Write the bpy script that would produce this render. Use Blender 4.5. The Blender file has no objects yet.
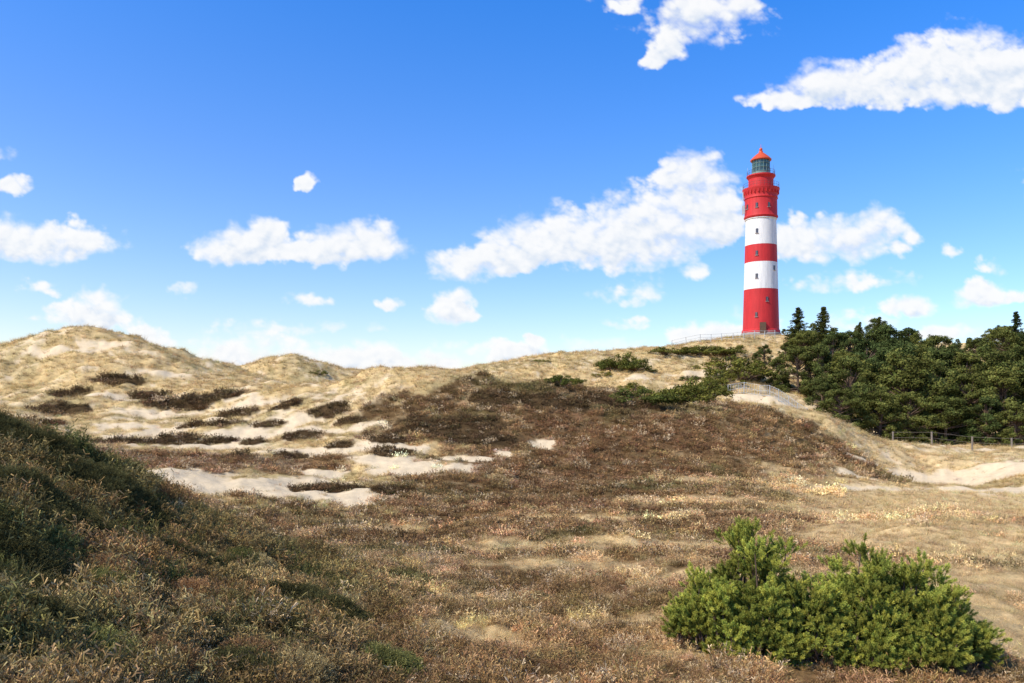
import bpy, math, numpy as np
from mathutils import Vector, Matrix
rng=np.random.default_rng(7)
scene=bpy.context.scene
F=800.0; HZ=400.0
# ------------------------------------------------------------ camera (eye level = z 0)
cam=bpy.data.cameras.new('camera'); co=bpy.data.objects.new('camera',cam); scene.collection.objects.link(co)
cam.sensor_width=36; cam.lens=28.125; cam.shift_y=(HZ-341.5)/1024
co.location=(0,0,0); co.rotation_euler=(math.radians(90),0,0); cam.clip_start=0.1; cam.clip_end=9000
scene.camera=co
scene.view_settings.view_transform='Standard'; scene.view_settings.look='None'; scene.view_settings.exposure=0
# ------------------------------------------------------------ noise
perm=np.random.default_rng(3).permutation(256); perm=np.concatenate([perm,perm,perm])
ang=np.random.default_rng(4).random(256)*2*np.pi; GX=np.cos(ang); GY=np.sin(ang)
def perlin(x,y):
    xi=np.floor(x).astype(int); yi=np.floor(y).astype(int); xf=x-xi; yf=y-yi
    xi&=255; yi&=255
    u=xf*xf*xf*(xf*(xf*6-15)+10); v=yf*yf*yf*(yf*(yf*6-15)+10)
    def g(a,b,fx,fy):
        h=perm[perm[a]+b]&255; return GX[h]*fx+GY[h]*fy
    a=g(xi,yi,xf,yf); b=g(xi+1,yi,xf-1,yf); c=g(xi,yi+1,xf,yf-1); d=g(xi+1,yi+1,xf-1,yf-1)
    return (a+u*(b-a))+v*((c+u*(d-c))-(a+u*(b-a)))
def fbm(x,y,o=4,s=0.0,gain=.5):
    r=0;a=1;f=1
    for i in range(o):
        r=r+a*perlin(x*f+17.3*i+s,y*f-9.1*i+s*1.7); a*=gain; f*=2.03
    return r
def billow(x,y,o=4,s=0.0,gain=.5):
    r=0;a=1;f=1
    for i in range(o):
        r=r+a*(abs(perlin(x*f+13.7*i+s,y*f+5.1*i-s))*2-.45); a*=gain; f*=2.07
    return r
def sst(a,b,x):
    t=np.clip((x-a)/(b-a),0,1); return t*t*(3-2*t)
# ------------------------------------------------------------ terrain survey (bearing, elevation, distance)
S=[(-100,690,4.5),(100,690,6),(300,690,7.5),(512,690,9),(700,690,10),(900,690,11),(1100,690,12),
(-100,410,13),(0,430,14),(60,456,14.5),(120,484,15),(180,525,15),(240,562,14),(330,602,13),(400,642,11.5),
(100,570,9.5),(0,530,9),(200,622,9),
(512,600,17),(650,640,12.5),(830,662,12.0),(980,662,12.2),(950,600,17),(700,560,24),(850,540,29),(1000,520,36),(400,540,30),(512,520,36),
(270,492,46),(450,480,52),(600,490,50),(750,490,52),(900,485,60),(1000,472,75),(900,446,100),(1010,445,112),(1120,445,120),
(340,430,68),(400,410,71),(350,381,82),(410,371,84),(460,374,82),(520,383,80),(600,393,80),(700,401,82),(780,413,84),(840,437,82),(875,462,80),
(470,440,62),(560,440,64),(680,440,66),(780,455,66),
(560,380,135),(480,374,140),(640,386,130),(720,396,120),(770,400,115),(790,410,112),
(470,369,150),(540,358,158),(600,352,165),(680,347,172),(745,337,178),(800,337,182),(900,345,190),(1000,350,200),(1120,350,200),(761,336,180),
(850,390,140),(950,400,140),(830,427,112),(1100,400,140),
(-60,350,108),(0,347,108),(50,333,110),(90,328,112),(130,337,112),(165,350,112),(200,362,112),(235,376,115),
(30,380,95),(100,372,95),(160,385,92),(220,395,88),(100,410,80),(0,410,80),(200,430,70),(300,440,66),(100,450,58),(0,440,60),(200,470,52),
(250,369,140),(300,367,140),(335,376,140),(370,376,145),(-150,400,70),(-150,440,45)]
W=[((a-512)/F*d,d,-(b-HZ)/F*d) for a,b,d in S]
W+=[(0,0,-1.7),(-4,0,-1.4),(4,0,-2.1),(0,-10,-1.6),(-10,0,0),(10,0,-3),(-15,24,-3.4),(-10,24,-4.6),(-4.8,25,-4.8),(-24,26,-2.5),
(-13,106,-1.5),(1,106,-2),(25,106,-2.5),(38,104,-3.4),(-34,127,0),(-22,128,0),(-44,126,0),(-70,135,3),(-95,130,3),(-60,170,-3),(-20,190,-2),
(30,215,2),(60,210,10),(100,230,5),(0,240,-6),(-100,220,-6),(120,120,-6),(140,60,-6),(60,20,-5),(-60,20,0),(-110,70,1),(0,-60,-2),(80,-40,-5),(-80,-40,-1)]
W=np.array(W); Cc=1.0+0.10*np.hypot(W[:,0],W[:,1])
def kern(x,y): return np.sqrt((x[:,None]-W[None,:,0])**2+(y[:,None]-W[None,:,1])**2+Cc[None,:]**2)
n=len(W)
A=np.zeros((n+3,n+3)); A[:n,:n]=kern(W[:,0],W[:,1]); A[:n,n]=1; A[:n,n+1]=W[:,0]/50; A[:n,n+2]=W[:,1]/50
A[n:,:n]=A[:n,n:].T
sol=np.linalg.lstsq(A,np.concatenate([W[:,2],[0,0,0]]),rcond=1e-9)[0]
def H(x,y):
    x=np.atleast_1d(np.asarray(x,float)); y=np.atleast_1d(np.asarray(y,float)); out=np.empty(x.shape)
    for i in range(0,len(x),40000):
        xs=x[i:i+40000]; ys=y[i:i+40000]
        z=kern(xs,ys)@sol[:n]+sol[n]+sol[n+1]*xs/50+sol[n+2]*ys/50
        d=np.hypot(xs,ys)
        z=z+(sst(30,90,d)*0.9*fbm(xs/22,ys/22,3)+sst(8,40,d)*0.5*fbm(xs/8,ys/8,3,5)+0.24*sst(4,14,d)*fbm(xs/2.4,ys/2.4,3,9)
             +0.16*sst(3,7,d)*(1-.5*sst(20,40,d))*fbm(xs/0.9,ys/0.9,3,3)+0.95*sst(60,95,d)*np.abs(fbm(xs/6,ys/6,3,31)))
        flat=np.exp(-((xs-56)**2+(ys-180)**2)/90.0)
        z=z*(1-flat)+14.4*flat
        t=sst(225,420,d); z=z*(1-t)+(-8)*t
        out[i:i+40000]=z
    return out
ds=np.geomspace(4,260,1600)
def hit(px,py):
    b=(px-512)/F; e=-(py-HZ)/F
    h=H(b*ds,ds); k=np.nonzero(h>e*ds)[0]
    d=ds[k[0]] if len(k) else 150.
    return b*d,d
# ------------------------------------------------------------ ground cover map (world metres)
def L(lst): return [(*hit(a,b),rx,ry) for a,b,rx,ry in lst]
DARK=L([(190,399,5.5,3),(150,398,2,1.6),(300,436,1.8,1.8),(255,442,1.2,1.2),(222,441,1.3,1.3),(212,424,3.2,1.4),(240,413,2,1.3),(150,441,5,1.6),(387,438,1.5,1.4),(392,452,1.6,1.2),
 (350,421,1.3,1),(60,412,3,2),(120,380,3,1.5),(330,486,2.2,1.6),(395,492,1.5,1.6),(30,420,3,2),(420,430,2,1.3),(70,395,2.5,1.5),(330,410,2,1.3),(285,405,1.6,1.2),(460,426,4,2.5),(550,400,4,2),(500,398,3,2),(620,405,5,1.6),(480,440,3,1.5),
 (270,424,1.4,1),(180,436,1.6,1),(340,446,1.2,1),(290,456,1.4,1),(240,456,1.3,1),(410,420,1.3,1)])
REDH=L([(200,460,11,4),(130,462,8,4),(300,468,5,2.5),(250,462,8,3),(700,480,9,5),(560,500,9,6),(560,470,10,5),(850,460,6,5),(800,520,8,3),(640,430,12,6)])
SAND=L([(290,490,6.2,5.0),(210,486,4.8,4.4),(345,496,3.2,3.4),(180,480,3,3),(420,468,4.0,2.0),(470,458,2.6,1.2),(330,474,2.2,1.4),(250,434,7,1.8),(180,428,4,1.6),(320,452,4.5,2.0),(120,426,4,1.5),(290,420,4,1.5),(360,446,4,1.6),(200,446,5,1.5),(60,352,5,1.5),(100,345,4,1.5),(410,448,3,1.4),(340,430,4,1.4),(380,460,3,1.5),(150,415,4,1.4),(250,405,4,1.4),
 (165,372,3,1.6),(230,398,4,1.5),(110,396,4,1.5),(765,398,5.5,5),(800,408,5,6),(745,394,3,4),(880,436,6,5),(920,443,9,7),(1000,450,10,4),(940,482,8,3),(880,490,5,2),(1000,490,7,3),(860,478,1.8,1),(1010,470,6,2.5),(700,375,3,2),(640,378,2.5,2),(545,446,1.2,1.3),(505,455,1.,1.0)])
SPOT=L([(250,440,22,16)])
HEATH=L([(640,425,24,15),(560,410,14,8),(500,400,6,7),(790,440,11,9),(700,410,12,8)])+[(3,22,34,24),(4,46,17,15),(-20,15,20,20),(10,56,17,13)]
STRAW=L([(960,500,14,14),(1000,540,9,7),(900,510,8,6),(930,470,10,8),(1000,580,4,3),(900,600,4,2.2),(640,545,7,2.0),(760,570,4,1.6),(980,640,2.2,1.6),(560,560,3,1.2),(450,600,2,1.),(420,530,4,1.5),(700,500,5,2),(600,620,2.4,.9),(720,480,6,1.3),(600,520,6,1.5),(480,640,1.3,.7),(700,660,1.6,.7)])
def bf(x,y,lst):
    f=np.full(x.shape,-1.6)
    for cx,cy,rx,ry in lst: f=np.maximum(f,1-((x-cx)/rx)**2-((y-cy)/ry)**2)
    return f
def mix(a,b,t): return a*(1-t[:,None])+np.asarray(b)*t[:,None]
def cover(x,y):
    d=np.hypot(x,y)
    nl=fbm(x/6,y/6,4,2); nm=fbm(x/1.7,y/1.7,4,7); ns=fbm(x/.5,y/.5,3,12); nb=fbm(x/14,y/14,3,20)
    dark=sst(-.05,.15,bf(x,y,DARK)+.55*nm+.1)
    red=sst(-.1,.5,bf(x,y,REDH)+1.0*nl+.6*nm)
    sand=sst(-.1,.45,bf(x,y,SAND)+.8*nl+1.1*nm)
    heath=sst(-.1,.3,bf(x,y,HEATH)+.7*nl+.5*nm)
    straw=sst(-.05,.6,bf(x,y,STRAW)+.9*nl+.6*nm)
    spk=sst(.24,.55,nm+.6*nl+.22*sst(-.3,.5,bf(x,y,SPOT)))*sst(30,60,d)*(1-heath)*(1-.7*red)
    c=np.tile(np.array([.62,.435,.20]),(len(x),1))
    c=mix(c,[.70,.52,.28],sst(-.2,.6,nl+nb)); c=mix(c,[.38,.28,.11],sst(.0,.6,nb*1.2-nm*.8)*.65)
    h=np.tile(np.array([.28,.17,.075]),(len(x),1))
    h=mix(h,[.165,.098,.043],sst(-.2,.4,nl+.4*nm)*.9); h=mix(h,[.54,.37,.185],sst(.08,.5,-nm+nb*.6)*.75)
    h=mix(h,[.125,.098,.036],sst(.0,.5,nb-nl*.8)*.75)
    h=mix(h,[.21,.108,.05],red*.5)
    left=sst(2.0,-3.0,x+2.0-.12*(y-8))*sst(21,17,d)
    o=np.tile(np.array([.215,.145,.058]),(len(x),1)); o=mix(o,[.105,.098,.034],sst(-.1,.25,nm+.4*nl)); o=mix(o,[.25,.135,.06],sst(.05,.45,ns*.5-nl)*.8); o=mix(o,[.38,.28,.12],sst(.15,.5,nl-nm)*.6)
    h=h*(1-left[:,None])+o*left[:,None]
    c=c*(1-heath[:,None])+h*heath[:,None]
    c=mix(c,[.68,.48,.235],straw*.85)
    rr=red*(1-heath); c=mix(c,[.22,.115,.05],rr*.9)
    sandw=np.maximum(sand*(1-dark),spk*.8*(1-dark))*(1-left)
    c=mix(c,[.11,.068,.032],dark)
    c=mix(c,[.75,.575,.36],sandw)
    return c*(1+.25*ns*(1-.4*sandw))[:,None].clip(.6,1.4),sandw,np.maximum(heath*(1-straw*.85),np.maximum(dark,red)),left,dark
# ------------------------------------------------------------ helpers
def newmesh(name,v,f,mats=(),mi=None,smooth=False):
    me=bpy.data.meshes.new(name); v=np.asarray(v,np.float32)
    me.vertices.add(len(v)); me.vertices.foreach_set('co',v.ravel())
    if isinstance(f,np.ndarray):
        k=f.shape[1]; me.loops.add(f.size); me.loops.foreach_set('vertex_index',f.ravel().astype(np.int32))
        me.polygons.add(len(f)); me.polygons.foreach_set('loop_start',np.arange(0,f.size,k,dtype=np.int32))
        me.polygons.foreach_set('loop_total',np.full(len(f),k,np.int32))
    else:
        tot=[len(a) for a in f]; fl=np.concatenate([np.asarray(a) for a in f]).astype(np.int32)
        me.loops.add(len(fl)); me.loops.foreach_set('vertex_index',fl); me.polygons.add(len(f))
        me.polygons.foreach_set('loop_start',np.concatenate([[0],np.cumsum(tot)[:-1]]).astype(np.int32)); me.polygons.foreach_set('loop_total',np.array(tot,np.int32))
    for m in mats: me.materials.append(m)
    if mi is not None: me.polygons.foreach_set('material_index',np.asarray(mi,np.int32))
    me.polygons.foreach_set('use_smooth',np.full(len(me.polygons),smooth))
    me.update(calc_edges=True); return me
def newobj(name,me,parent=None,link=True):
    o=bpy.data.objects.new(name,me)
    if link: scene.collection.objects.link(o)
    if parent: o.parent=parent
    return o
def colattr(me,name,rgb):
    a=me.attributes.new(name,'FLOAT_COLOR','POINT'); c=np.ones((len(me.vertices),4),np.float32); c[:,:3]=rgb; a.data.foreach_set('color',c.ravel())
def fattr(me,name,v):
    a=me.attributes.new(name,'FLOAT','POINT'); a.data.foreach_set('value',np.asarray(v,np.float32))
class NT:
    def __init__(s,t): s.t=t; s.n=t.nodes; s.l=t.links
    def add(s,ty,props={},ins={}):
        nd=s.n.new(ty)
        for k,v in props.items(): setattr(nd,k,v)
        for k,v in ins.items():
            if isinstance(v,bpy.types.NodeSocket): s.l.new(v,nd.inputs[k])
            else: nd.inputs[k].default_value=v
        return nd
    def math(s,op,a,b=0.0,c=None,clamp=False):
        i={0:a,1:b}
        if c is not None: i[2]=c
        return s.add('ShaderNodeMath',{'operation':op,'use_clamp':clamp},i).outputs[0]
    def vm(s,op,a,b=(0,0,0),c=None):
        i={0:a,1:b}
        if c is not None: i[2]=c
        return s.add('ShaderNodeVectorMath',{'operation':op},i)
    def mixc(s,f,a,b,bt='MIX'):
        nd=s.n.new('ShaderNodeMix'); nd.data_type='RGBA'; nd.blend_type=bt
        for k,v in ((0,f),(6,a),(7,b)):
            if isinstance(v,bpy.types.NodeSocket): s.l.new(v,nd.inputs[k])
            else: nd.inputs[k].default_value=v
        return nd.outputs[2]
def mat(name):
    m=bpy.data.materials.new(name); m.use_nodes=True; m.node_tree.nodes.clear(); t=NT(m.node_tree)
    out=t.n.new('ShaderNodeOutputMaterial'); return m,t,out
def simple(name,c,rough=.7,var=.15,scale=3,metal=0,spec=.3,bump=0):
    m,t,out=mat(name); tc=t.add('ShaderNodeTexCoord')
    nz=t.add('ShaderNodeTexNoise',{},{'Vector':tc.outputs['Object'],'Scale':scale,'Detail':6.0})
    f=t.add('ShaderNodeMapRange',{},{0:nz.outputs[0],1:.3,2:.7,3:1-var,4:1+var})
    col=t.vm('SCALE',tuple(c)); t.l.new(f.outputs[0],col.inputs[3])
    p=t.add('ShaderNodeBsdfPrincipled',{},{'Base Color':col.outputs[0],'Roughness':rough,'Metallic':metal,'Specular IOR Level':spec})
    t.l.new(p.outputs[0],out.inputs[0]); return m
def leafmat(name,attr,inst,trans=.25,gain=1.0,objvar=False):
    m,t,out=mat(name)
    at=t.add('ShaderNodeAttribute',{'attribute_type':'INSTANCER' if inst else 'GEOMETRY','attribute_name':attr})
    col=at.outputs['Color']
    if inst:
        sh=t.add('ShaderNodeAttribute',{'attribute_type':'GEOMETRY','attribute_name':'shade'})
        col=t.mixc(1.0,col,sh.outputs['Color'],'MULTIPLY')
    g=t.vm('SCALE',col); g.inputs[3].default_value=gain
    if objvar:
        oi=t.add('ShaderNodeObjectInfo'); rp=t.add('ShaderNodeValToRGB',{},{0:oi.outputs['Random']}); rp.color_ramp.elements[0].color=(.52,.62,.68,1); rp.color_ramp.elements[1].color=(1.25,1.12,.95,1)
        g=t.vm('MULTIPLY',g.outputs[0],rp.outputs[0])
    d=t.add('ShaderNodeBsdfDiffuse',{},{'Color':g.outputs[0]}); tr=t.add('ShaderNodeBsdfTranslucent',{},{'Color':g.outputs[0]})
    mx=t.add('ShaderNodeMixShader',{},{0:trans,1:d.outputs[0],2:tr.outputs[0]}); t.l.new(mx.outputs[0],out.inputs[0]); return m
def scatter(name,P,R,Sc,T,I,coll,parent=None):
    me=bpy.data.meshes.new(name); me.vertices.add(len(P)); me.vertices.foreach_set('co',np.asarray(P,np.float32).ravel())
    a=me.attributes.new('rot','FLOAT_VECTOR','POINT'); a.data.foreach_set('vector',np.asarray(R,np.float32).ravel())
    fattr(me,'scl',Sc)
    a=me.attributes.new('pick','INT','POINT'); a.data.foreach_set('value',np.asarray(I,np.int32))
    colattr(me,'tint',T)
    o=newobj(name,me,parent)
    g=bpy.data.node_groups.new(name+'_scatter','GeometryNodeTree')
    g.interface.new_socket('Geometry',in_out='INPUT',socket_type='NodeSocketGeometry'); g.interface.new_socket('Geometry',in_out='OUTPUT',socket_type='NodeSocketGeometry')
    N=g.nodes; l=g.links; gi=N.new('NodeGroupInput'); go=N.new('NodeGroupOutput'); ip=N.new('GeometryNodeInstanceOnPoints')
    ci=N.new('GeometryNodeCollectionInfo'); ci.inputs['Collection'].default_value=coll; ci.inputs['Separate Children'].default_value=True; ci.inputs['Reset Children'].default_value=True
    def na(nm,ty):
        q=N.new('GeometryNodeInputNamedAttribute'); q.data_type=ty; q.inputs['Name'].default_value=nm; return q.outputs['Attribute']
    e=N.new('FunctionNodeEulerToRotation'); l.new(na('rot','FLOAT_VECTOR'),e.inputs[0])
    l.new(gi.outputs[0],ip.inputs['Points']); l.new(ci.outputs[0],ip.inputs['Instance']); ip.inputs['Pick Instance'].default_value=True
    l.new(na('pick','INT'),ip.inputs['Instance Index']); l.new(e.outputs[0],ip.inputs['Rotation']); l.new(na('scl','FLOAT'),ip.inputs['Scale'])
    l.new(ip.outputs[0],go.inputs[0])
    md=o.modifiers.new('scatter','NODES'); md.node_group=g; return o
def coll_of(name,meshes):
    c=bpy.data.collections.new(name)
    for i,me in enumerate(meshes): c.objects.link(bpy.data.objects.new('%s_%d'%(name,i),me))
    return c
# ------------------------------------------------------------ ground sheet
fa=np.linspace(-50,50,860); ra=np.concatenate([np.arange(-180,-50,4),fa,np.arange(54,180,4)]); ra=np.radians(ra)
rr=np.concatenate([[.3,1,1.8],np.geomspace(2.6,300,560),np.geomspace(320,6000,24)])
NA=len(ra); NR=len(rr); AA,RR=np.meshgrid(ra,rr); gx=(np.sin(AA)*RR).ravel(); gy=(np.cos(AA)*RR).ravel(); gz=H(gx,gy)
i=np.arange(NR-1)[:,None]*NA; j=np.arange(NA)[None,:]; j2=(j+1)%NA
q=np.stack([i+j,i+j2,i+NA+j2,i+NA+j],-1).reshape(-1,4)[:,::-1]
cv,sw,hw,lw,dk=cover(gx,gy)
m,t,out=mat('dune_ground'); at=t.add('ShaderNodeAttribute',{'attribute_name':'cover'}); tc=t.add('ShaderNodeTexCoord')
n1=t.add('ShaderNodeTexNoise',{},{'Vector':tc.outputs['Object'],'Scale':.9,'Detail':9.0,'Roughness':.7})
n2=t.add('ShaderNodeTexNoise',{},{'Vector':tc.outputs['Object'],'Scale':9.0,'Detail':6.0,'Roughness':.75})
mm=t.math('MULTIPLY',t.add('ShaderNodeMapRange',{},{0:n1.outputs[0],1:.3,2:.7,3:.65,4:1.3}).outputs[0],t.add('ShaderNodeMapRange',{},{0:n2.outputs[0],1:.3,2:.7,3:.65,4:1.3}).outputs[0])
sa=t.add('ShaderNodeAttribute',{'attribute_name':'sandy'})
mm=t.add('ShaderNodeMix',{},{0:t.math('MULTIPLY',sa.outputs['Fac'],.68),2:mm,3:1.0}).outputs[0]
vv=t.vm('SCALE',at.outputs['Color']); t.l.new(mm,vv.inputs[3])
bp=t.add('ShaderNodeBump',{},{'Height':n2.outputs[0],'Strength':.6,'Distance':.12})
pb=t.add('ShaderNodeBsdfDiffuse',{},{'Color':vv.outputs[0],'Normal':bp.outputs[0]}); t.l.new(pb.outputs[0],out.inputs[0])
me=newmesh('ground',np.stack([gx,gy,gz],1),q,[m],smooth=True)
colattr(me,'cover',cv*(1-.25*hw*(1-sw))[:,None]); fattr(me,'sandy',sw)  # shade beneath the heath tufts is darkened into the ground colour
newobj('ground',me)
# ------------------------------------------------------------ ground cover tufts
def ribbons(N,r0,h,w,lean,curve,segs=2,twigs=0,seed=0):
    g=np.random.default_rng(seed); V=[];Fc=[];Sh=[]
    for k in range(N):
        a=g.random()*2*math.pi; r=r0*math.sqrt(g.random()); b=np.array([math.cos(a)*r,math.sin(a)*r,-.03])
        a2=a+g.normal()*.7; o=np.array([math.cos(a2),math.sin(a2),0]); hh=h*g.uniform(.55,1.1)*(1-.4*(r/r0)**2); ln=lean*g.uniform(.2,1.3)*(0.4+r/r0)
        s=np.array([-o[1],o[0],0])*w*g.uniform(.7,1.3); rot=g.random()*math.pi; s=s*math.cos(rot)+o*w*math.sin(rot)
        pts=[]
        for q_ in range(segs+1):
            u=q_/segs; pts.append(b+np.array([0,0,hh*u*(1-curve*.35*u*u)])+o*hh*(ln*u+curve*ln*u*u))
        sh=g.uniform(.65,1.25); base=len(V)
        for q_,p in enumerate(pts):
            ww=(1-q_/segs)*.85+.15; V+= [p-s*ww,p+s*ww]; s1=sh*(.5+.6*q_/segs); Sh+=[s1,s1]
        for q_ in range(segs): Fc.append([base+2*q_,base+2*q_+1,base+2*q_+3,base+2*q_+2])
        for _ in range(twigs):
            u=g.uniform(.3,1.0); p=pts[0]*(1-u)+pts[-1]*u; dirv=g.normal(size=3); dirv[2]=abs(dirv[2])*.8+.25; dirv/=np.linalg.norm(dirv); dirv*=h*g.uniform(.10,.24)
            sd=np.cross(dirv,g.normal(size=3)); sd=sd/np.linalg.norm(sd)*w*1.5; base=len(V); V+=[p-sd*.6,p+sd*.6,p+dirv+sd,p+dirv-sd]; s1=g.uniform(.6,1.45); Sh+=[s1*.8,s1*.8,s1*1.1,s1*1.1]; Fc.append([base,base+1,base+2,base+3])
    return np.array(V),np.array(Fc),np.array(Sh)
tm=leafmat('heath_foliage','tint',True,.15,1.35); gm=leafmat('dry_grass_blades','tint',True,.3,1.35)
def proto(nm,near,far,mt):
    out_=[]
    for s in range(8):
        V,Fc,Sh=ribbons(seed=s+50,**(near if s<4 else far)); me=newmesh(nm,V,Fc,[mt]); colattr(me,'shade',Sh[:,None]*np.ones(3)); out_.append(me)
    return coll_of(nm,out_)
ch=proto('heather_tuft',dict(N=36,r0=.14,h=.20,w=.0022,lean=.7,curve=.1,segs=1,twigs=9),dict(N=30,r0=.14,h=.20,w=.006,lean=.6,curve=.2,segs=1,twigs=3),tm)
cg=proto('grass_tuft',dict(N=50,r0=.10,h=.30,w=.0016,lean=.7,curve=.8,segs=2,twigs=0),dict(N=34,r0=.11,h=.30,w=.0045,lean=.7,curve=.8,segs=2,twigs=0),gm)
def sample(N,p,lo,hi,amax=43):
    u=rng.random(N); a_=lo**(1-p); b_=hi**(1-p); d=(a_+u*(b_-a_))**(1/(1-p)); an=np.radians(rng.uniform(-amax,amax,N)); return np.sin(an)*d,np.cos(an)*d
x,y=sample(120000,.35,3.0,195); cc,s_,h_,l_,dk_=cover(x,y); d=np.hypot(x,y)
keep=(rng.random(len(x))>s_*.97)&~((np.hypot(x-56,y-180)<7)); clump=fbm(x/.9,y/.9,3,40)
isH=h_+.35*fbm(x/1.2,y/1.2,2,60)+l_*.45>rng.random(len(x))*.5+.25
z=H(x,y); ls=(.75+d/62.0)
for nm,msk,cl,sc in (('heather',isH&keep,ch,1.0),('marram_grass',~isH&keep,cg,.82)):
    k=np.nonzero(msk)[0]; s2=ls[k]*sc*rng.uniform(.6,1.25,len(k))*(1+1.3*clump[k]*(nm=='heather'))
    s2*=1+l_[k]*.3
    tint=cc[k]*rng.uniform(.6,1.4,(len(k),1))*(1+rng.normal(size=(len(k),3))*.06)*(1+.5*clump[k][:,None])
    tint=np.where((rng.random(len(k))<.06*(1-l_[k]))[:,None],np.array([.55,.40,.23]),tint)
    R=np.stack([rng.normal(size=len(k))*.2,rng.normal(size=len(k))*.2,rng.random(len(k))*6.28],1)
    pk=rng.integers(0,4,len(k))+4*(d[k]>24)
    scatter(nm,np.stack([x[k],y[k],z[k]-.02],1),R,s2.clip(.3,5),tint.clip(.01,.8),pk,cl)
# shrubby heather cushions on the near dunes: domes of tufts; a few dark ones stand in for the hump's cast shadow
dp=[];dr_=[];dtn=[];dsc=[]
spots=[(110,500,.8,1),(150,520,.65,1),(80,490,.7,1),(60,462,.6,1),(20,455,.6,1),(10,565,.55,1),(90,545,.45,1),(322,612,.5,1),(350,622,.4,1),(290,600,.4,1),(0,440,.6,1),(240,580,.35,1),(60,535,.45,1),(140,645,.3,1),(250,672,.3,1),(475,662,.25,1),(30,500,.6,1),(180,560,.35,1),(200,600,.3,0),(120,600,.35,0),(40,610,.35,1),(170,580,.35,0),(380,660,.22,0),(0,600,.4,1),(130,560,.4,1)]
for _ in range(75): spots.append((rng.uniform(-60,420),rng.uniform(470,690),rng.uniform(.15,.4),rng.random()<.5))
for px,py,r_,dkk in spots:
    if py<400+ (px+40)*.55 and px>150: continue
    cx,cy=hit(px,py)
    if cy>19: continue
    tone=rng.uniform(.7,1.3); basec=np.array([.085,.075,.028]) if dkk else np.array([[.27,.155,.07],[.17,.16,.05],[.36,.27,.12]][rng.integers(0,3)])
    nq=int(40+240*r_*r_/.3)
    a=rng.random(nq)*6.28; rr_=np.sqrt(rng.random(nq))*r_; X_=cx+np.cos(a)*rr_; Y_=cy+np.sin(a)*rr_*.9; hz=np.sqrt((1-(rr_/r_)**2).clip(0,1))*r_*.62
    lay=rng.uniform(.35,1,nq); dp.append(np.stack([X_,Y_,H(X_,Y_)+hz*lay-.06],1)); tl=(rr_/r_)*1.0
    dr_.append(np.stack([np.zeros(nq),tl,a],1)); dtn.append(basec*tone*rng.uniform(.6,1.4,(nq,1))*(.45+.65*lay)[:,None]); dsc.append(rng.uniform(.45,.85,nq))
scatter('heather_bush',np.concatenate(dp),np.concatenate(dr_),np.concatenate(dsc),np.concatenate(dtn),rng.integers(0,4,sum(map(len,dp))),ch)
gx_=[]
for px,py in ((250,630),(262,622),(55,640),(420,655),(160,668),(560,640),(640,655),(300,560),(25,590),(480,590)):
    cx,cy=hit(px,py); gx_.append(np.stack([cx+rng.normal(size=5)*.1,cy+rng.normal(size=5)*.1],1))
gx_=np.concatenate(gx_); k=len(gx_)
scatter('dry_grass_clump',np.stack([gx_[:,0],gx_[:,1],H(gx_[:,0],gx_[:,1])],1),np.stack([rng.normal(size=k)*.25,rng.normal(size=k)*.25,rng.random(k)*6.28],1),rng.uniform(.9,1.5,k),
  (np.array([.44,.36,.15])*rng.uniform(.7,1.2,(k,1))),rng.integers(0,4,k),cg)
# ------------------------------------------------------------ mesh part builders
def lathe(prof,nseg=56,a0=0):
    V=[];Fc=[]
    for r,z_ in prof:
        for s in range(nseg):
            a=2*math.pi*s/nseg+a0; V.append((r*math.cos(a),r*math.sin(a),z_))
    for i_ in range(len(prof)-1):
        for s in range(nseg):
            s2=(s+1)%nseg; Fc.append([i_*nseg+s,i_*nseg+s2,(i_+1)*nseg+s2,(i_+1)*nseg+s])
    return np.array(V),Fc
def tube(pts,rad,ns=6):
    V=[];Fc=[];pts=[np.array(p,float) for p in pts]
    for i_,p in enumerate(pts):
        t_=pts[min(i_+1,len(pts)-1)]-pts[max(i_-1,0)]; t_/=np.linalg.norm(t_)+1e-9
        a=np.cross(t_,[0.31,0.95,.1]); a/=np.linalg.norm(a)+1e-9; b=np.cross(t_,a); r=rad[i_] if hasattr(rad,'__len__') else rad
        for s in range(ns):
            an=2*math.pi*s/ns; V.append(p+r*(a*math.cos(an)+b*math.sin(an)))
    for i_ in range(len(pts)-1):
        for s in range(ns): s2=(s+1)%ns; Fc.append([i_*ns+s,i_*ns+s2,(i_+1)*ns+s2,(i_+1)*ns+s])
    Fc.append(list(range(ns))[::-1]); Fc.append([(len(pts)-1)*ns+s for s in range(ns)])
    return np.array(V),Fc
def box(c,s,rz=0):
    V=np.array([(a,b,e) for e in(-1,1) for a,b in((-1,-1),(1,-1),(1,1),(-1,1))])*np.array(s)/2
    ca,sa_=math.cos(rz),math.sin(rz); V=np.stack([V[:,0]*ca-V[:,1]*sa_,V[:,0]*sa_+V[:,1]*ca,V[:,2]],1)+np.array(c)
    return V,[[0,3,2,1],[4,5,6,7],[0,1,5,4],[1,2,6,5],[2,3,7,6],[3,0,4,7]]
def join(parts):
    V=[];Fc=[];o=0
    for v,f in parts: V.append(v); Fc+=[[a+o for a in q_] for q_ in f]; o+=len(v)
    return np.concatenate(V),Fc
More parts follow.
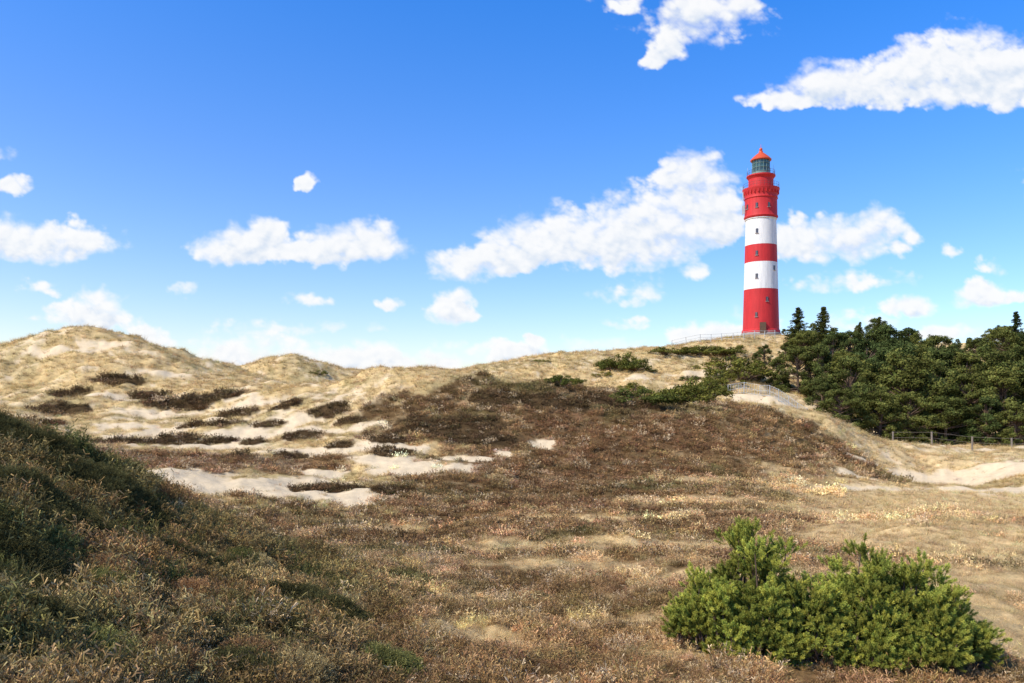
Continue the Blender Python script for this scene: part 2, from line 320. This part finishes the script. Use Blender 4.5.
# ------------------------------------------------------------ lighthouse
def paint(name,c):
    m,t,out=mat(name); tc=t.add('ShaderNodeTexCoord')
    mp=t.add('ShaderNodeMapping',{},{'Vector':tc.outputs['Object'],'Scale':(1.3,1.3,.18)})
    nz=t.add('ShaderNodeTexNoise',{},{'Vector':mp.outputs[0],'Scale':1.6,'Detail':8.0,'Roughness':.65})
    f=t.add('ShaderNodeMapRange',{},{0:nz.outputs[0],1:.3,2:.72,3:1.06,4:.74}); col=t.vm('SCALE',c); t.l.new(f.outputs[0],col.inputs[3])
    wv=t.add('ShaderNodeTexWave',{'bands_direction':'Z'},{'Vector':tc.outputs['Object'],'Scale':2.2,'Distortion':.3})
    b=t.add('ShaderNodeBump',{},{'Height':wv.outputs[1],'Strength':.25,'Distance':.02})
    p=t.add('ShaderNodeBsdfPrincipled',{},{'Base Color':col.outputs[0],'Roughness':.6,'Specular IOR Level':.25,'Normal':b.outputs[0]}); t.l.new(p.outputs[0],out.inputs[0]); return m
red=paint('red_paint',(.58,.033,.034)); white=paint('white_paint',(.83,.80,.76)); roofm=simple('roof_red',(.62,.09,.035),.5,.1); dk_m=simple('iron_dark',(.10,.07,.065),.5,.2)
gl=simple('lantern_glass',(.05,.11,.10),.12,.2,spec=.8); greenm=simple('lantern_green',(.18,.27,.24),.5); grey=simple('galvanised_grey',(.45,.46,.46),.5,.15); win=simple('window_glass',(.03,.035,.045),.15,.1,spec=.7)
stone=simple('plinth_stone',(.30,.26,.23),.85,.2)
lh=bpy.data.objects.new('lighthouse',None); scene.collection.objects.link(lh); LX,LY=56.0,180.0; lh.location=(LX,LY,14.3)
def R(z): return 3.95+(3.3-3.95)*(z-1)/25.3
def part(nm,vf,mt,smooth=False):
    me=newmesh(nm,vf[0],vf[1],[mt],smooth=False); o=newobj(nm,me,lh)
    if smooth:
        me.polygons.foreach_set('use_smooth',np.full(len(me.polygons),True)); me.set_sharp_from_angle(angle=math.radians(30))
    return o
part('plinth',lathe([(4.4,-2),(4.4,.45),(4.25,.7),(4.1,.75)]),stone,True)
part('red_band_base',lathe([(4.2,.75),(4.15,1.3),(R(1.4),1.5),(R(10.4),10.4)]),red,True)
part('white_band_low',lathe([(R(10.4)+.01,10.4),(R(16.4)+.01,16.4)]),white,True)
part('red_band_middle',lathe([(R(16.4),16.4),(R(20.3),20.3)]),red,True)
part('white_band_high',lathe([(R(20.3)+.01,20.3),(R(26.3)+.01,26.3)]),white,True)
part('red_watch_section',lathe([(R(26.3),26.3),(3.62,26.5),(3.72,26.7),(3.62,26.95),(3.55,27.1),(3.5,30.6),(3.68,30.8),(3.6,31.05),(3.58,31.6),(3.8,32.2),(4.02,32.7),(4.05,33.0),(2.9,33.02),(2.75,33.1),(2.7,35.2),(2.95,35.6),(3.15,35.8),(3.15,36.05),(1.9,36.06)]),red,True)
part('cornice_ring',lathe([(R(26.3)+.04,26.0),(R(26.3)+.2,26.12),(R(26.3)+.2,26.24),(R(26.3)+.04,26.3)]),white,True)
part('corbels',join([box((3.72*math.cos(a),3.72*math.sin(a),32.15),(.42,.22,.75),a) for a in np.linspace(0,2*math.pi,29)[:-1]]),red)
def rail(nm,r,z,hh,n_,mt):
    ps=[]
    for a in np.linspace(0,2*math.pi,n_+1)[:-1]: ps.append(box((r*math.cos(a),r*math.sin(a),z+hh/2),(.04,.04,hh),a))
    for q_ in (.5,1.0):
        cr=[(r*math.cos(a),r*math.sin(a),z+hh*q_) for a in np.linspace(0,2*math.pi,49)]; ps.append(tube(cr,.025,5))
    part(nm,join(ps),mt)
rail('gallery_railing',3.92,33.0,1.1,30,dk_m); rail('lantern_railing',3.02,36.05,1.0,22,dk_m)
part('lantern_glass',lathe([(1.78,36.06),(1.78,39.5)],16),gl)
ps=[tube([(1.9*math.cos(a),1.9*math.sin(a),36.06),(1.9*math.cos(a),1.9*math.sin(a),39.5)],.06,4) for a in np.linspace(0,2*math.pi,17)[:-1]]
for z_ in (36.9,37.8,38.7): ps.append(tube([(1.9*math.cos(a),1.9*math.sin(a),z_) for a in np.linspace(0,2*math.pi,33)],.05,4))
part('lantern_lattice',join(ps),greenm)
part('lantern_sill',lathe([(2.0,36.07),(2.0,36.75),(1.85,36.8)],32),greenm,True)
part('roof',lathe([(1.8,39.45),(2.3,39.5),(2.32,39.7),(1.75,40.3),(1.0,40.95),(.5,41.3),(.42,41.7),(.3,41.75)],32),roofm,True)
part('roof_ball',lathe([(.02,41.7),(.3,41.85),(.38,42.05),(.3,42.3),(.06,42.45),(.03,43.2),(.01,43.25)],16),roofm,True)
fa_=math.atan2(-LY,-LX)
wp=[];fp=[]
for da,z_ in ((-.25,4.6),(-.25,13.2),(-.25,18.3),(-.25,23.2),(.35,8.0),(-.25,28.9),(.5,28.9),(-.95,28.9),(.9,15)):
    a=fa_+da; r=(R(z_) if z_<26 else 3.5); nx,ny=math.cos(a),math.sin(a)
    wp.append(box((nx*(r+.02),ny*(r+.02),z_),(.16,.5,.95),a)); fp+= [box((nx*(r+.05),ny*(r+.05),z_-.56),(.30,.75,.1),a)]
    fp.append(box((nx*(r+.05),ny*(r+.05),z_),(.17,.05,.95),a))
part('window_panes',join(wp),win); part('window_frames',join(fp),simple('window_surround',(.35,.28,.26),.7))
a=fa_+.1; part('door',join([box((4.2*math.cos(a),4.2*math.sin(a),1.6),(.4,1.3,2.4),a)]),simple('door_wood',(.12,.07,.04),.6))
a=fa_-1.35; aps=[]
for k_,(da,z_) in enumerate(((0,28.6),(.25,28.4),(-.2,28.6),(.05,31.6))):
    aa=a+da; aps.append(box((3.95*math.cos(aa),3.95*math.sin(aa),z_),(.22,.3,1.9),aa)); aps.append(box((3.7*math.cos(aa),3.7*math.sin(aa),z_),(.5,.06,.06),aa))
part('antenna_panels',join(aps),grey)
part('roof_antennas',join([tube([(2.9,0,36.),(2.9,0,38.6)],.03,5),tube([(-2.9,.3,36.),(-2.9,.3,38.)],.03,5)]),grey)
# ------------------------------------------------------------ trees
def leafcloud(centers,radii,per,size,g):
    V=[];Sh=[]
    for (c,r) in zip(centers,radii):
        n_=int(per*(r**2)/.36)+12
        dv=g.normal(size=(n_,3)); dv/=np.linalg.norm(dv,axis=1)[:,None]; dv[:,2]*=.75; p=c+dv*r*g.uniform(.45,1.08,(n_,1))
        nn=dv+np.array([0,0,.35])+g.normal(size=(n_,3))*.5; ax=np.cross(nn,g.normal(size=(n_,3))); ax/=np.linalg.norm(ax,axis=1)[:,None]; ay=np.cross(nn,ax); ay/=np.linalg.norm(ay,axis=1)[:,None]
        s=size*g.uniform(.6,1.4,(n_,1)); tri=np.stack([p-ax*s*.5,p+ax*s*.5,p+ay*s*1.3],1); V.append(tri.reshape(-1,3))
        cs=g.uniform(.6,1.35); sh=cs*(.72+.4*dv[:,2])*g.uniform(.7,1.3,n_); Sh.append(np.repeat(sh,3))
    return np.concatenate(V),np.concatenate(Sh)
bark=simple('pine_bark',(.14,.09,.06),.9,.3,6)
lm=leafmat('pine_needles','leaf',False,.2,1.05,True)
def maketree(kind,seed):
    g=np.random.default_rng(seed); parts=[]; C=[];Rr=[]
    if kind=='pine':
        Ht=7; parts.append(tube([(0,0,-.5),(.1,0,2),(.25,.1,4),(.1,.2,6.2)],[.2,.16,.11,.04],7)); rb=g.uniform(2.4,3.1); pw=g.uniform(.5,.9)
        for k_ in range(70):
            z_=g.uniform(.3,6.6); u=z_/Ht; rm=rb*math.sin(math.pi*(u*.66+.30))**pw*g.uniform(.8,1.15); a=g.random()*6.28; r=rm*math.sqrt(g.uniform(.3,1))
            c=np.array([r*math.cos(a),r*math.sin(a),z_]); C.append(c); Rr.append(g.uniform(.35,.8))
            b=c*np.array([0,0,1])*.75; parts.append(tube([b,(b+c)/2+[0,0,-.1],c],[.07,.045,.015],4))
        for q_ in range(6): C.append(np.array([.1+g.normal()*.5,.1+g.normal()*.5,6.1+q_*.15])); Rr.append(.5-.03*q_)
        per=170; sz=.13
    elif kind=='spruce':
        Ht=10; parts.append(tube([(0,0,-.5),(0,0,5),(0,0,9.9)],[.2,.12,.02],7))
        z_=.8
        while z_<9.9:
            rm=(1-z_/10.1)**.85*2.5+.12; nb=int(5+rm*2.2)
            for k_ in range(nb):
                a=g.random()*6.28; L_=rm*g.uniform(.65,1.15); tip=np.array([L_*math.cos(a),L_*math.sin(a),z_+.12*L_+g.normal()*.1]); parts.append(tube([(0,0,z_),tip],[.04,.01],3))
                for q_ in np.linspace(.3,1,max(2,int(L_/.5))): C.append(np.array([tip[0]*q_,tip[1]*q_,z_+(tip[2]-z_)*q_-.05])); Rr.append(.16+.22*(1-q_*.6)+.04*rm)
            z_+=.38+.1*g.random()
        per=90; sz=.13
    else:
        Ht=2
        for k_ in range(34):
            a=g.random()*6.28; r=2.0*math.sqrt(g.random()); c=np.array([r*math.cos(a),r*math.sin(a),g.uniform(.15,1.5)*(1-.17*r*r)+.1]); C.append(c); Rr.append(g.uniform(.25,.5)); parts.append(tube([(0,0,-.3),c*[.6,.6,.4],c],[.06,.04,.015],4))
        per=170; sz=.10
    V,Sh=leafcloud(C,Rr,per,sz,g); tv,tf=join(parts); nt=len(tv); nl_=len(V)//3
    faces=tf+[[nt+3*k_,nt+3*k_+1,nt+3*k_+2] for k_ in range(nl_)]
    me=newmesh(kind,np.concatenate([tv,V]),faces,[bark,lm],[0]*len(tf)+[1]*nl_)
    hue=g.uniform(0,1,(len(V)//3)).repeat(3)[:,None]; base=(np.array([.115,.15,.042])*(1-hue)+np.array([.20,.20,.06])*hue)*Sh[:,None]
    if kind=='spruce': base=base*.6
    if kind=='shrub': base=base*np.array([1.3,1.15,.9])
    colattr(me,'leaf',np.concatenate([np.ones((nt,3))*.1,base])); return me,Ht
PT=[maketree('pine',k_) for k_ in range(6)]; SP=[maketree('spruce',k_+20) for k_ in range(2)]; SH=[maketree('shrub',k_+40) for k_ in range(3)]
def put(nm,pr,x_,d,ht,wid,parent=None):
    zg=float(H(x_,d)[0])-.15; me,Ht=pr; o=newobj(nm,me,parent); s=ht/Ht
    o.location=(x_,d,zg); o.scale=(s*wid,s*wid,s); o.rotation_euler=(0,0,rng.random()*6.28); return o
def place(nm,pr,px,top,d,wid=1.0,parent=None):
    x_=(px-512)/F*d; zg=float(H(x_,d)[0])-.15; return put(nm,pr,x_,d,max((-(top-HZ)/F*d)-zg,1.5),wid,parent)
k_=0
for px,top,d_,wd in ((822,378,114,1.1),(850,356,113,1.0),(905,350,117,1.0),(935,362,118,1.0),(965,372,116,1.1),(1000,366,114,1.1),(1040,360,114,1.1),(985,396,111,1.2),(1018,402,108,1.2),(878,388,110,1.2),(838,388,108,1.2),(912,392,112,1.2),(945,396,113,1.2),(1050,400,108,1.2)):
    place('pine_tree',PT[k_%6],px+rng.uniform(-3,3),top,d_,wd); k_+=1
place('spruce_tree',SP[0],798,307,160,1.3); place('spruce_tree',SP[1],823,307,158,1.3); place('spruce_tree',SP[0],1016,311,160,.9); place('spruce_tree',SP[1],879,317,162,1.1); place('spruce_tree',SP[1],860,322,165,1.)
fr=bpy.data.objects.new('pine_forest',None); scene.collection.objects.link(fr)
for row,(d0,lst) in enumerate(((132,[(716,374),(735,366),(755,360),(778,354),(800,350),(822,346),(845,344),(870,338),(895,336),(918,342),(940,348),(965,350),(990,344),(1012,350),(1035,340),(1060,345)]),
    (150,[(730,358),(750,350),(768,343),(785,337),(808,330),(835,328),(853,325),(872,322),(892,322),(912,328),(935,337),(958,340),(980,332),(1003,330),(1030,324),(1060,330)]),
    (172,[(785,332),(810,326),(835,324),(858,322),(876,320),(892,321),(905,323),(920,331),(938,337),(955,340),(975,333),(992,328),(1008,326),(1030,326),(1060,330),(1090,335)]))):
    for px,top in lst:
        place('tree',PT[k_%6],px+rng.uniform(-5,5),top+rng.uniform(-4,6),d0+rng.uniform(-6,6),rng.uniform(.9,1.25),fr); k_+=1
for px,py,ht,w in ((624,368,3.8,.95),(634,370,3.0,1.1),(614,370,2.8,1.2),(568,383,2.0,1.1),(577,384,1.6,1.2),(561,384,1.4,1.2),(645,402,2.0,1.7),(662,402,2.4,1.5),(680,400,2.4,1.5),(697,397,2.6,1.4),(710,393,2.6,1.3),(636,392,1.6,1.2),
    (668,354,1.8,2.2),(682,354,2.0,2.2),(698,354,2.2,2.2),(712,355,2.4,2),(726,354,2.6,1.8),(690,380,1.2,1.6),(602,376,1.2,1.6),(650,372,1.0,1.5),
    (725,372,4,1.4),(738,378,4,1.4),(722,384,2.6,1.4),(395,496,.5,1.4),(318,374,1.,1.8),(540,362,1.,2)):
    x_,d_=hit(px,py); put('shrub',SH[k_%3],x_,d_,ht,w); k_+=1
# ------------------------------------------------------------ fences
def fence(nm,pts,step,hh,mt,rails=(.45,.95),pr=.05,pick=0,rr_=.45):
    ps=[];prev=None
    for a,b in zip(pts[:-1],pts[1:]):
        L_=math.dist(a,b); n_=max(1,int(L_/step))
        for k_ in range(n_+(b is pts[-1])):
            u=k_/n_; X=a[0]+(b[0]-a[0])*u; Y=a[1]+(b[1]-a[1])*u; Z=float(H(X,Y)[0]); lean=rng.normal()*.05
            ps.append(tube([(X,Y,Z-.3),(X+lean,Y,Z+hh)],pr,6))
            if prev:
                for q_ in rails: ps.append(tube([(prev[0],prev[1],prev[2]+hh*q_),(X,Y,Z+hh*q_)],pr*rr_,4))
                if pick:
                    for w_ in np.arange(1,pick)/pick: ps.append(tube([(prev[0]+(X-prev[0])*w_,prev[1]+(Y-prev[1])*w_,prev[2]+(Z-prev[2])*w_+.1),(prev[0]+(X-prev[0])*w_,prev[1]+(Y-prev[1])*w_,prev[2]+(Z-prev[2])*w_+hh*.95)],pr*.4,4))
            prev=(X,Y,Z)
    v,f=join(ps); newobj(nm,newmesh(nm,v,f,[mt]))
def bd(px,d): return ((px-512)/F*d,d)
wood=simple('weathered_wood',(.22,.18,.14),.85,.25,5)
fence('metal_fence',[bd(672,174),bd(700,171),bd(744,168),bd(775,170)],2.2,1.7,grey,(.3,.6,.97),.07)
fence('wire_fence',[bd(728,121),bd(760,118),bd(788,112),bd(808,107)],1.8,1.7,grey,(.1,.5,.97),.05,6)
fence('wooden_fence',[bd(893,101),bd(932,97),bd(972,96),bd(1012,94),bd(1060,92)],5.5,1.7,wood,(.55,.95),.11,0,.12)
# ------------------------------------------------------------ mountain pine bush in the foreground
def shoot(seed):
    g=np.random.default_rng(seed); V=[];Fc=[];Sh=[]
    for k_ in range(100):
        u=g.random()**.8; a=g.random()*6.28; e=g.uniform(.25,1.0) if u<.85 else g.uniform(.6,1.5)
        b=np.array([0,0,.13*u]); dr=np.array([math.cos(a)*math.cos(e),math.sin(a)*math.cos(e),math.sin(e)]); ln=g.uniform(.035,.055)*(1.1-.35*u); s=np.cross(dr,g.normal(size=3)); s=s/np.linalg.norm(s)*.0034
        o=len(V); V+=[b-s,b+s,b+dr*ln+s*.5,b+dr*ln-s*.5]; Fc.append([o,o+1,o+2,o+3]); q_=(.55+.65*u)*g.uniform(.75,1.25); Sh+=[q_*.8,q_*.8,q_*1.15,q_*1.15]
    v,f=tube([(0,0,-.05),(0,0,.14)],[.007,.005],5); o=len(V); V=np.concatenate([np.array(V),v]); Fc+= [[i_+o for i_ in q_] for q_ in f]; Sh+= [.7]*len(v)
    nm=newmesh('pine_shoot',V,Fc,[sm]); colattr(nm,'shade',np.array(Sh)[:,None]*np.ones(3)); return nm
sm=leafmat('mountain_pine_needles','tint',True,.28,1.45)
cs=coll_of('pine_shoot',[shoot(k_) for k_ in range(4)])
bush=bpy.data.objects.new('mountain_pine_bush',None); scene.collection.objects.link(bush)
lobes=[((3.75,12.5),.88,.9,1.80,70),((3.0,12.2),.6,.6,1.2,34),((4.35,12.1),.6,.7,1.25,38),((3.5,11.9),.7,.6,.95,36),((4.9,12.2),.5,.6,1.15,30),
 ((5.6,12.4),.85,.9,1.6,66),((6.2,12.3),.75,.8,1.38,48),((6.6,12.1),.52,.6,.9,32),((5.3,11.8),.6,.5,.85,30),((6.1,11.8),.6,.5,.8,30),((6.9,12.1),.3,.35,.4,12),((2.65,12.1),.3,.4,.7,14)]
P=[];D=[];T=[];Br=[]
for (cx,cy),rx,ry,rz,nc in lobes:
    zb=float(H(cx,cy)[0])
    for k_ in range(nc):
        a=rng.random()*6.28; u=rng.uniform(-.02,1); v=math.sqrt(1-max(u,0)**2); rad=rng.uniform(.64,1.05)
        c=np.array([cx+rx*v*math.cos(a)*rad,cy+ry*v*math.sin(a)*rad,zb+.08+rz*max(u,0.03)*rad*.95]); out_=np.array([math.cos(a)*v,math.sin(a)*v,u])
        b0=np.array([cx+rng.normal()*.12,cy+rng.normal()*.12,zb-.05]); mid=(b0+c)/2+np.array([math.cos(a)*.15,math.sin(a)*.15,-.08]); Br.append(tube([b0,mid,c-out_*.05],[.028,.018,.008],5))
        tone=rng.uniform(.65,1.25)*(.6+.4*(rad-.6)/.45)  # inner shoots tinted darker, painting the shade inside the bush
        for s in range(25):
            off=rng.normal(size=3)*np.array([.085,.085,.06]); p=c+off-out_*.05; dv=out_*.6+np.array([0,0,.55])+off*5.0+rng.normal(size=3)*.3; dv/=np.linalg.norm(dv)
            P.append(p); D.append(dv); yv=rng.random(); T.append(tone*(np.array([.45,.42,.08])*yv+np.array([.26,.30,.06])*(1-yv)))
D=np.array(D); Re=np.stack([np.zeros(len(D)),np.arccos(D[:,2].clip(-1,1)),np.arctan2(D[:,1],D[:,0])],1)
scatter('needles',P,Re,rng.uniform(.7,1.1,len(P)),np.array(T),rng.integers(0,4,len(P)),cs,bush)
v,f=join(Br); newobj('branches',newmesh('branches',v,f,[bark]),bush)
# ------------------------------------------------------------ sun + world
el=math.radians(46); az=math.atan2(-.80,-.40)
sd=Vector((math.sin(az)*math.cos(el),math.cos(az)*math.cos(el),math.sin(el)))
sl=bpy.data.lights.new('sun','SUN'); sl.energy=5.0; sl.angle=math.radians(.5); sl.color=(1,.93,.80); so=bpy.data.objects.new('sun',sl); scene.collection.objects.link(so); so.rotation_euler=sd.to_track_quat('Z','Y').to_euler()
w=bpy.data.worlds.new('World'); scene.world=w; w.use_nodes=True; w.node_tree.nodes.clear(); t=NT(w.node_tree)
sky=t.add('ShaderNodeTexSky',{'sky_type':'NISHITA','sun_disc':False,'sun_elevation':el,'sun_rotation':az%(2*math.pi),'altitude':0,'air_density':1.0,'dust_density':.6,'ozone_density':2.0})
hsv=t.add('ShaderNodeHueSaturation',{},{'Saturation':1.2,'Value':1.0,'Color':sky.outputs[0]})
tc=t.add('ShaderNodeTexCoord'); sp=t.add('ShaderNodeSeparateXYZ',{},{0:tc.outputs['Generated']})
rp=t.add('ShaderNodeValToRGB',{},{0:t.math('MULTIPLY_ADD',sp.outputs[0],.12,sp.outputs[2])}); cr=rp.color_ramp
for k_,(p_,c_) in enumerate(((0.0,(.70,.64,.66,1)),(.24,(.47,.575,.79,1)),(.47,(.22,.56,.91,1)),(.8,(.22,.42,.6,1)))):
    e=cr.elements[k_] if k_<2 else cr.elements.new(p_)
    e.position=p_; e.color=c_
tn=t.vm('SCALE',rp.outputs[0]); tn.inputs[3].default_value=2.0
cl=t.mixc(1.0,hsv.outputs[0],tn.outputs[0],'MULTIPLY')
bg=t.add('ShaderNodeBackground',{},{'Color':cl,'Strength':.145}); wo=t.add('ShaderNodeOutputWorld'); t.l.new(bg.outputs[0],wo.inputs[0])
# ------------------------------------------------------------ cumulus clouds: a far glowing shell, density and painted shading computed per vertex
CL=[(905,88,118,24),(850,84,65,26),(965,60,50,38),(1005,72,55,38),(930,68,60,32),(785,100,36,10),(700,10,45,22),(672,38,26,24),(655,60,14,14),(740,4,22,10),
(462,265,36,18),(505,255,42,24),(550,238,52,32),(610,236,62,40),(665,226,60,44),(700,203,45,42),(692,172,32,28),(720,222,30,26),
(840,238,66,24),(880,226,28,20),(800,242,32,22),(50,242,66,24),(8,235,36,24),(15,186,18,12),(240,244,50,22),(345,246,57,23),(370,232,26,20),(300,252,40,10),(270,232,18,14),
(305,182,9,8),(85,318,50,18),(100,300,24,12),(453,308,27,17),(230,357,50,13),(290,362,74,14),(350,358,50,15),(440,360,22,12),(520,354,36,13),(150,338,26,12),(705,334,38,13),(910,306,25,12),(982,294,28,15),(950,332,32,10),(1020,297,15,9),(400,368,60,9),(540,340,14,8),
(-120,150,110,30),(-220,260,90,26),(1160,180,120,32),(1250,300,90,20)]
WI=[(620,2,26,9),(865,279,40,13),(632,291,34,15),(627,320,22,8),(700,270,17,12),(45,288,28,9),(182,290,18,8),(305,299,18,8),(265,327,52,11),(377,327,16,8),(390,305,12,7),(985,268,16,8),(948,252,10,7),(815,285,24,10),(860,320,44,13),(600,345,34,9),(330,325,18,8),(1000,335,34,10),(760,320,34,10),(250,345,90,12),(480,345,50,9),(700,20,70,30)]
ux=np.arange(-330,1350,1.0); uy=np.arange(-70,400,1.0); UX,UY=np.meshgrid(ux,uy); X=UX.ravel(); Y=UY.ravel()
def field(X,Y):
    wx=fbm(X/60,Y/60,3,70)*14+fbm(X/16,Y/16,4,75)*6; wy=fbm(X/60,Y/60,3,80)*8+fbm(X/16,Y/16,4,85)*5; Xw=X+wx; Yw=Y+wy
    def fo(lst):
        f=np.full(X.shape,3.0)
        for px,py,rx,ry in lst:
            dx=(Xw-px)/(rx*1.12); dy=(Yw-(py+ry*.15))/(ry*1.18); dy=np.maximum(-dy,1.45*dy); r=dx*dx+dy*dy; f=-np.log(np.exp(-f*5)+np.exp(-np.minimum(r,8)*5))/5
        return 1-f
    a=fo(CL); b=fo(WI)*.5-.12
    return np.maximum(np.maximum(a,b),-1.5)
fld=field(X,Y)
bl=billow(X/30,Y/24,6,5,.52)
nz=.42*bl+.48*fbm(X/32,Y/18,7,11,.54)
dn=fld*1.05+nz+.08; soft=.5+.7*sst(-.4,.5,fbm(X/80,Y/50,2,33))
al=sst(-.16,1.0,dn/soft); al[fld<-1.2]=0
low=sst(-.2,.9,fld*.8+.8*fbm(X/40,Y/24,5,51))*sst(-.1,.8,dn)
D2=dn.reshape(UX.shape); up=np.zeros_like(D2); s_=12; up[s_:]=D2[:-s_]; lf=np.zeros_like(D2); lf[:,6:]=D2[:,:-6]
und=sst(.0,.9,(up+.5*lf)/1.5-.75*D2+.1).ravel()
B2=bl.reshape(UX.shape); b3=np.zeros_like(B2); b3[4:,4:]=B2[:-4,:-4]; puff=np.clip((b3-B2)*.9,-.2,.5).ravel()
g_=np.clip(.8*und*sst(.2,.9,al)+.12*low+.28*puff*sst(.3,1,al),0,1)
col=np.array([1.0,1.0,1.0])*(1-g_[:,None])+np.array([.68,.77,.90])*g_[:,None]  # shaded undersides and puffs painted into the cloud colour
av=al.reshape(UX.shape); fm=(np.maximum.reduce([av[:-1,:-1],av[1:,:-1],av[:-1,1:],av[1:,1:]])>.004)
NXc=len(ux); ii,jj=np.nonzero(fm); b_=ii*NXc+jj; q=np.stack([b_,b_+1,b_+NXc+1,b_+NXc],1)
used=np.zeros(len(X),bool); used[q.ravel()]=True; idx=np.cumsum(used)-1; q=idx[q]
dv=np.stack([(X-512)/F,np.ones(len(X)),(HZ-Y)/F],1)[used]; dv/=np.linalg.norm(dv,axis=1)[:,None]
m,t,out=mat('cloud_glow'); m.cycles.emission_sampling='NONE'
ca=t.add('ShaderNodeAttribute',{'attribute_name':'tone'}); aa=t.add('ShaderNodeAttribute',{'attribute_name':'thickness'})
em=t.add('ShaderNodeEmission',{},{'Color':ca.outputs['Color'],'Strength':1.0}); tp=t.add('ShaderNodeBsdfTransparent')
mx=t.add('ShaderNodeMixShader',{},{0:aa.outputs['Fac'],1:tp.outputs[0],2:em.outputs[0]}); t.l.new(mx.outputs[0],out.inputs[0])
me=newmesh('clouds',dv*5500,q,[m]); colattr(me,'tone',col[used]); fattr(me,'thickness',al[used]*.97); newobj('clouds',me)
